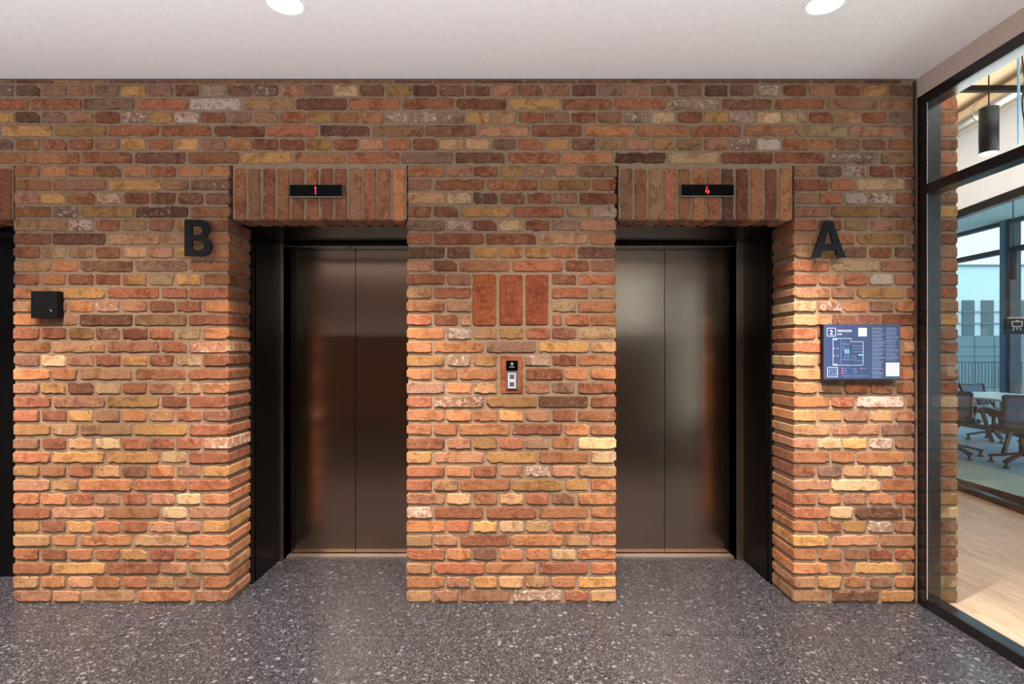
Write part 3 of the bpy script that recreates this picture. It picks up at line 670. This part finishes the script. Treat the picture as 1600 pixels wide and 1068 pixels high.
lines('plan_stairs', [(1302.5, 530.2, 1308, 530.2), (1302.5, 568.8, 1308, 568.8), (1341.5, 554.2, 1348, 554.2), (1321.5, 546, 1321.5, 551.5), (1325, 546, 1325, 551.5)], M['print_teal'], 1.6)
lines('legend_frame', rect(1293, 1308.6, 573.5, 588.4), M['white_print'], .7)
lines('legend_plan', rect(1296, 1306.4, 576.6, 585.6) + [(1296, 580, 1303, 580), (1299, 583, 1306, 583)], M['print_blue'], .9)  # plain plan pattern in place of the small code square
lines('legend_marks', [(1315, v_, 1317.2, v_) for v_ in (575.6, 579.2, 582.6)] + [(1344, 575.6, 1346, 575.6)], M['print_pink'], 2.0)
lines('legend_text', [(1318.4, v_, 1323, v_) for v_ in (575.6, 579.2, 582.6)] + [(1333, v_, 1338.5, v_) for v_ in (575.6, 579.2, 582.6)] + [(1347, 575.6, 1353, 575.6), (1330, 575.6, 1331.6, 575.7), (1315, 587, 1330, 587), (1331, 587, 1356, 587)], M['print_blue'], .6)
rq = random.Random(4); tl, hd = [], []
for (x0, x1, vend) in ((1362.5, 1382.5, 589), (1384, 1404.5, 564)):
    v_ = 512.2
    while v_ < vend:
        hd.append((x0, v_, x0 + rq.uniform(.7, 1) * (x1 - x0), v_)); v_ += 1.75
        for _ in range(rq.choice([2, 3, 4])):
            if v_ < vend: tl.append((x0, v_, x0 + rq.uniform(.6, 1) * (x1 - x0), v_)); v_ += 1.45
        v_ += .9
lines('text_column_heading', hd, M['white_print'], .35); lines('text_column', tl, M['print_blue'], .4)
for (x0, x1, v0, v1) in ((1341, 1354.2, 512, 525.2), (1384, 1405, 566.2, 587.4)):
    bxo('notice_label', (FX(x0), FX(x1), -.0384, -.0375, FZ(v1), FZ(v0)), M['white_print'], fp)
bm = bmesh.new(); 
for (x0, x1, v0, v1) in ((1341, 1354.2, 512, 525.2), (1384, 1405, 566.2, 587.4)):
    for i in range(5): q = v0 + (v1 - v0) * (i + 1) / 6; box(bm, FX(x0 + 1.5), FX(x1 - 1.5), -.0387, -.0384, FZ(q + .15), FZ(q - .15))
tag(obj('notice_text', bm, M['bezel'], fp), kind='stuff')

# ------------------------------------------------------------------ recessed downlights
def downlight(x, y, label):
    r = thing('recessed_downlight', label, 'ceiling light', 'recessed ceiling downlights', loc=(x, y, 2.824))
    bm = bmesh.new(); n = 32
    prof = [(.088, 0), (.086, -.004), (.072, -.004), (.070, .0), (.066, .0)]
    rings = [[bm.verts.new((R_ * math.cos(2*PI*i/n), R_ * math.sin(2*PI*i/n), z)) for i in range(n)] for (R_, z) in prof]
    for A, B in zip(rings, rings[1:]):
        for i in range(n): bm.faces.new((A[i], A[(i+1) % n], B[(i+1) % n], B[i]))
    obj('trim_ring', bm, M['trim_white'], r)
    bm = bmesh.new(); cyl(bm, (0, 0, -.003), (0, 0, -.0005), .069, n=32); obj('lens', bm, M['lamp'], r)
downlight(-.963, -.66, 'round glowing downlight in the white ceiling above the left lift')
downlight(1.317, -.66, 'round glowing downlight in the white ceiling above the right lift')

# ------------------------------------------------------------------ corridor and office things
# pendant cylinder
pd = 3.40; pxc = X(1545, pd); yc = pd - D
pl = thing('pendant_lamp', 'black cylinder pendant lamp hanging behind the glass wall', 'lamp', loc=(pxc, yc, 0))
bm = bmesh.new(); cyl(bm, (0, 0, 2.545), (0, 0, 2.815), .049, n=32); obj('lamp_shade', bm, M['black_metal'], pl)
bm = bmesh.new(); cyl(bm, (0, 0, 2.5425), (0, 0, 2.5445), .045, n=32); obj('lens', bm, M['lamp'], pl)
bm = bmesh.new(); cyl(bm, (0, 0, 2.815), (0, 0, 3.24), .0035, n=8); cyl(bm, (0, 0, 2.815), (0, 0, 2.83), .012, n=12); obj('cord', bm, M['black_metal'], pl)
# ceiling grid of black rails
rg = thing('lighting_track', 'black metal track frame hung under the beige corridor ceiling', 'track')
for (x_, z_) in ((3.02, 3.30), (3.34, 3.38)):
    bm = bmesh.new(); box(bm, x_ - .02, x_ + .02, -3, 4.5, z_ - .03, z_ + .01); obj('rail', bm, M['black_metal'], rg)
bm = bmesh.new(); box(bm, 2.80, 4.0, .33, .38, 3.242, 3.29); obj('crossbar', bm, M['black_metal'], rg)
bm = bmesh.new(); box(bm, 3.30, 3.95, 1.15, 1.19, 3.29, 3.33); obj('crossbar', bm, M['black_metal'], rg)
for (x_, y_, z_) in ((3.02, -.5, 3.3), (3.34, 2.5, 3.38)):
    bm = bmesh.new(); cyl(bm, (x_, y_, z_), (x_, y_, 3.63), .004, n=8); obj('hanger', bm, M['black_metal'], rg)
# duct
dt = thing('ventilation_duct', 'round silver ventilation duct under the corridor ceiling', 'duct')
bm = bmesh.new(); cyl(bm, (PX(-5.5) - .17, -5.5, 3.47), (PX(8.5) - .17, 8.5, 3.47), .10, n=28); obj('pipe', bm, M['duct'], dt)
for y_ in (-1, .6, 1.9, 3.2):
    bm = bmesh.new(); cyl(bm, (PX(y_) - .17, y_, 3.47), (PX(y_ + .03) - .17, y_ + .03, 3.47), .105, n=28); obj('joint_band', bm, M['duct'], dt)
# hanging rod with cable
RODY = .31
hr = thing('hanging_rod', 'thin steel rod with a black cable looped around it, behind the glass wall', 'rod', loc=(X(1591.5, 3.30), .25, 0))
bm = bmesh.new(); cyl(bm, (0, 0, 2.56), (0, 0, 3.63), .007, n=10); obj('rod', bm, M['facade_frame'], hr)
bm = bmesh.new(); pts = [(.004 + .022 * abs(math.sin(k * .55)) if k < 14 else .03 + .0 * k, -.01, 2.52 + k * .06) for k in range(18)]
pts = [(.010 + .016 * math.sin(k * .7) ** 2, -.012, 3.60 - k * .06) for k in range(17)] + [(.03, -.012, 2.58), (.05, -.012, 2.545)]
for p, q in zip(pts, pts[1:]): cyl(bm, p, q, .0042, n=8)
obj('cable', bm, M['black_metal'], hr)
# flag sign with easel icon
ys = 1.62; ds = D + ys
fs = thing('room_sign', 'black projecting sign with a white easel icon on the office partition', 'sign')
bxo('plate', (X(1570.5, ds), PX(ys) - .03, ys, ys + .012, Z(521.5, ds), Z(497, ds)), M['black_metal'], fs)
bxo('bracket', (X(1575, ds), PX(ys) - .006, ys + .002, ys + .01, Z(496.9, ds), Z(495.6, ds)), M['alu'], fs)
bm = bmesh.new()
def ib(x0, x1, v0, v1): box(bm, X(x0, ds), X(x1, ds), ys - .003, ys, Z(v1, ds), Z(v0, ds))
ib(1580.5, 1597.5, 501.5, 502.8); ib(1580.5, 1597.5, 508.8, 510); ib(1580.5, 1582, 502.8, 508.8); ib(1596, 1597.5, 502.8, 508.8); ib(1587, 1590.5, 500, 501.5); ib(1588.2, 1589.6, 510, 515.5)
bar(bm, (X(1585, ds), ys - .0015, Z(510, ds)), (X(1582.2, ds), ys - .0015, Z(516.5, ds)), .007, .003, (0, -1, 0)); bar(bm, (X(1592.5, ds), ys - .0015, Z(510, ds)), (X(1595.5, ds), ys - .0015, Z(516.5, ds)), .007, .003, (0, -1, 0))
obj('easel_icon', bm, M['white_print'], fs)

# office chairs
def make_chair(label):
    r = thing('office_chair', label, 'chair', 'chairs round the meeting table')
    bm = bmesh.new(); box(bm, -.24, .24, -.22, .24, .42, .48); obj('seat', bm, M['seat_fabric'], r, bev=.02)
    # back: leaning frame with mesh
    bm = bmesh.new(); p = [(-.24, .22, .52), (-.27, .31, .84), (.27, .31, .84), (.24, .22, .52)]
    for i in range(4): bar(bm, p[i], p[(i + 1) % 4], .03, .035, (0, 1, .3))
    bf = obj('back_frame', bm, M['chair_dark'], r)
    bm = bmesh.new(); vs = [bm.verts.new((x_, y_ + o_, z_)) for o_ in (-.004, .004) for (x_, y_, z_) in p]
    bm.faces.new(vs[:4]); bm.faces.new(vs[4:][::-1])
    for i in range(4): bm.faces.new((vs[i], vs[(i+1) % 4], vs[4 + (i+1) % 4], vs[4 + i]))
    obj('back_mesh', bm, M['mesh_fabric'], r)
    for s in (-1, 1):
        bm = bmesh.new(); bar(bm, (s * .27, -.12, .66), (s * .27, .20, .66), .05, .025); bar(bm, (s * .27, .16, .66), (s * .22, .1, .44), .035, .02, (0, 1, 0)); bar(bm, (s * .25, .2, .58), (s * .25, .1, .46), .03, .02, (1, 0, 0))
        obj('armrest', bm, M['chair_dark'], r)
    bm = bmesh.new(); cyl(bm, (0, 0, .12), (0, 0, .43), .028, n=14); cyl(bm, (0, 0, .36), (0, 0, .42), .05, .09, n=14); obj('column', bm, M['chair_dark'], r)
    for k in range(4):
        a_ = PI / 4 + k * PI / 2; cx_, sy_ = math.cos(a_), math.sin(a_)
        bm = bmesh.new(); bar(bm, (cx_ * .02, sy_ * .02, .15), (cx_ * .33, sy_ * .33, .075), .05, .03); cyl(bm, (cx_ * .31, sy_ * .31, .02), (cx_ * .31, sy_ * .31, .08), .014, n=8)
        lg = obj('leg', bm, M['chair_dark'], r)
        bm = bmesh.new(); cyl(bm, (cx_ * .31, sy_ * .31, .0), (cx_ * .31, sy_ * .31, .02), .035, n=12); obj('glide', bm, M['chair_dark'], lg)
    return r
ch0 = make_chair('mesh-backed dark office chair cut off by the right frame edge, nearest the partition')
ch0.location = (5.99, 3.62, 0); ch0.rotation_euler = (0, 0, 2.75)
for (x_, y_, rz, lb) in ((5.72, 4.30, 2.2, 'mesh-backed dark office chair half hidden behind the brick wall end'),
                         (7.30, 5.55, .35, 'mesh-backed dark office chair at the far side of the white table')):
    c = copy_tree(ch0); c.location = (x_, y_, 0); c.rotation_euler = (0, 0, rz); c['label'] = lb
tb = thing('meeting_table', 'white-topped meeting table among dark mesh chairs in the office', 'table', loc=(6.75, 4.85, 0))
bm = bmesh.new(); box(bm, -.55, .55, -.7, .7, .715, .74); obj('table_top', bm, M['table_top'], tb, bev=.004)
bm = bmesh.new(); box(bm, -.03, .03, -.5, .5, .66, .715); obj('beam', bm, M['chair_dark'], tb)
for sx in (-1, 1):
    for sy in (-1, 1):
        bm = bmesh.new(); bar(bm, (sx * .1, sy * .45, .68), (sx * .42, sy * .58, .0), .04, .04, (0, 1, 0)); obj('leg', bm, M['chair_dark'], tb)
# office pendant strip lamp
op = thing('office_lamp', 'small dark disc lamp base with a thin drop rod on the office ceiling', 'lamp', loc=(6.4, 4.05, 0))
dd = D + 4.05
op.location = (X(1583, dd), 4.05, 0)
bm = bmesh.new(); cyl(bm, (0, 0, 3.46), (0, 0, 3.509), .07, n=20); obj('ceiling_rose', bm, M['facade_dark'], op)
bm = bmesh.new(); cyl(bm, (0, 0, 2.6), (0, 0, 3.46), .006, n=8); obj('rod', bm, M['facade_dark'], op)
bm = bmesh.new(); cyl(bm, (0, 0, 2.25), (0, 0, 2.6), .045, n=20); obj('lamp_shade', bm, M['facade_dark'], op)

# ------------------------------------------------------------------ outside
do = 24.0; yo = do - D
ob = thing('building', 'pale building with grey facade panels over concrete base seen through the office window', 'building')
bxo('wall', (X(1440, do), X(1760, do), yo + .05, yo + 8, Z(524, do), Z(416, do)), M['out_white'], ob)
bxo('base_wall', (X(1440, do), X(1760, do), yo, yo + 8, Z(720, do), Z(524, do)), M['out_concrete'], ob)
bxo('parapet', (X(1440, do), X(1760, do), yo - .05, yo + 8, Z(416, do), Z(413, do)), M['out_concrete'], ob)
for i in range(7):
    px0 = 1474 + i * 30
    bxo('facade_panel', (X(px0, do), X(px0 + 18, do), yo - .03, yo + .05, Z(523.6, do), Z(469, do)), M['out_grey'], ob)
for v_ in (487, 505): bxo('string_course', (X(1440, do), X(1760, do), yo - .06, yo + .05, Z(v_ + .6, do), Z(v_ - .6, do)), M['out_concrete'], ob)
for i in range(8):
    u = 1460 + i * 31; bxo('panel_joint', (X(u, do), X(u + .8, do), yo - .02, yo, Z(640, do), Z(525, do)), M['out_grey'], ob)
for v_ in (541, 556): bxo('panel_joint', (X(1440, do), X(1760, do), yo - .02, yo, Z(v_ + .4, do), Z(v_ - .4, do)), M['out_grey'], ob)
dr = 17.0; yr = dr - D
ra = thing('railing', 'thin metal railing outside in front of the concrete building', 'railing')
bxo('handrail', (X(1460, dr), X(1680, dr), yr, yr + .05, Z(566, dr), Z(564.6, dr)), M['facade_dark'], ra)
bxo('bottom_rail', (X(1460, dr), X(1680, dr), yr, yr + .04, Z(606, dr), Z(605, dr)), M['facade_dark'], ra)
u = 1462
base_b = None
while u < 1678:
    o = bxo('baluster', (X(u, dr), X(u + .7, dr), yr + .01, yr + .03, Z(605, dr), Z(566, dr)), M['facade_dark'], ra); u += 5.2
tag(bxo('ground', (6, 60, 9.2, 60, -1.6, -1.5), M['out_concrete']), kind='structure')
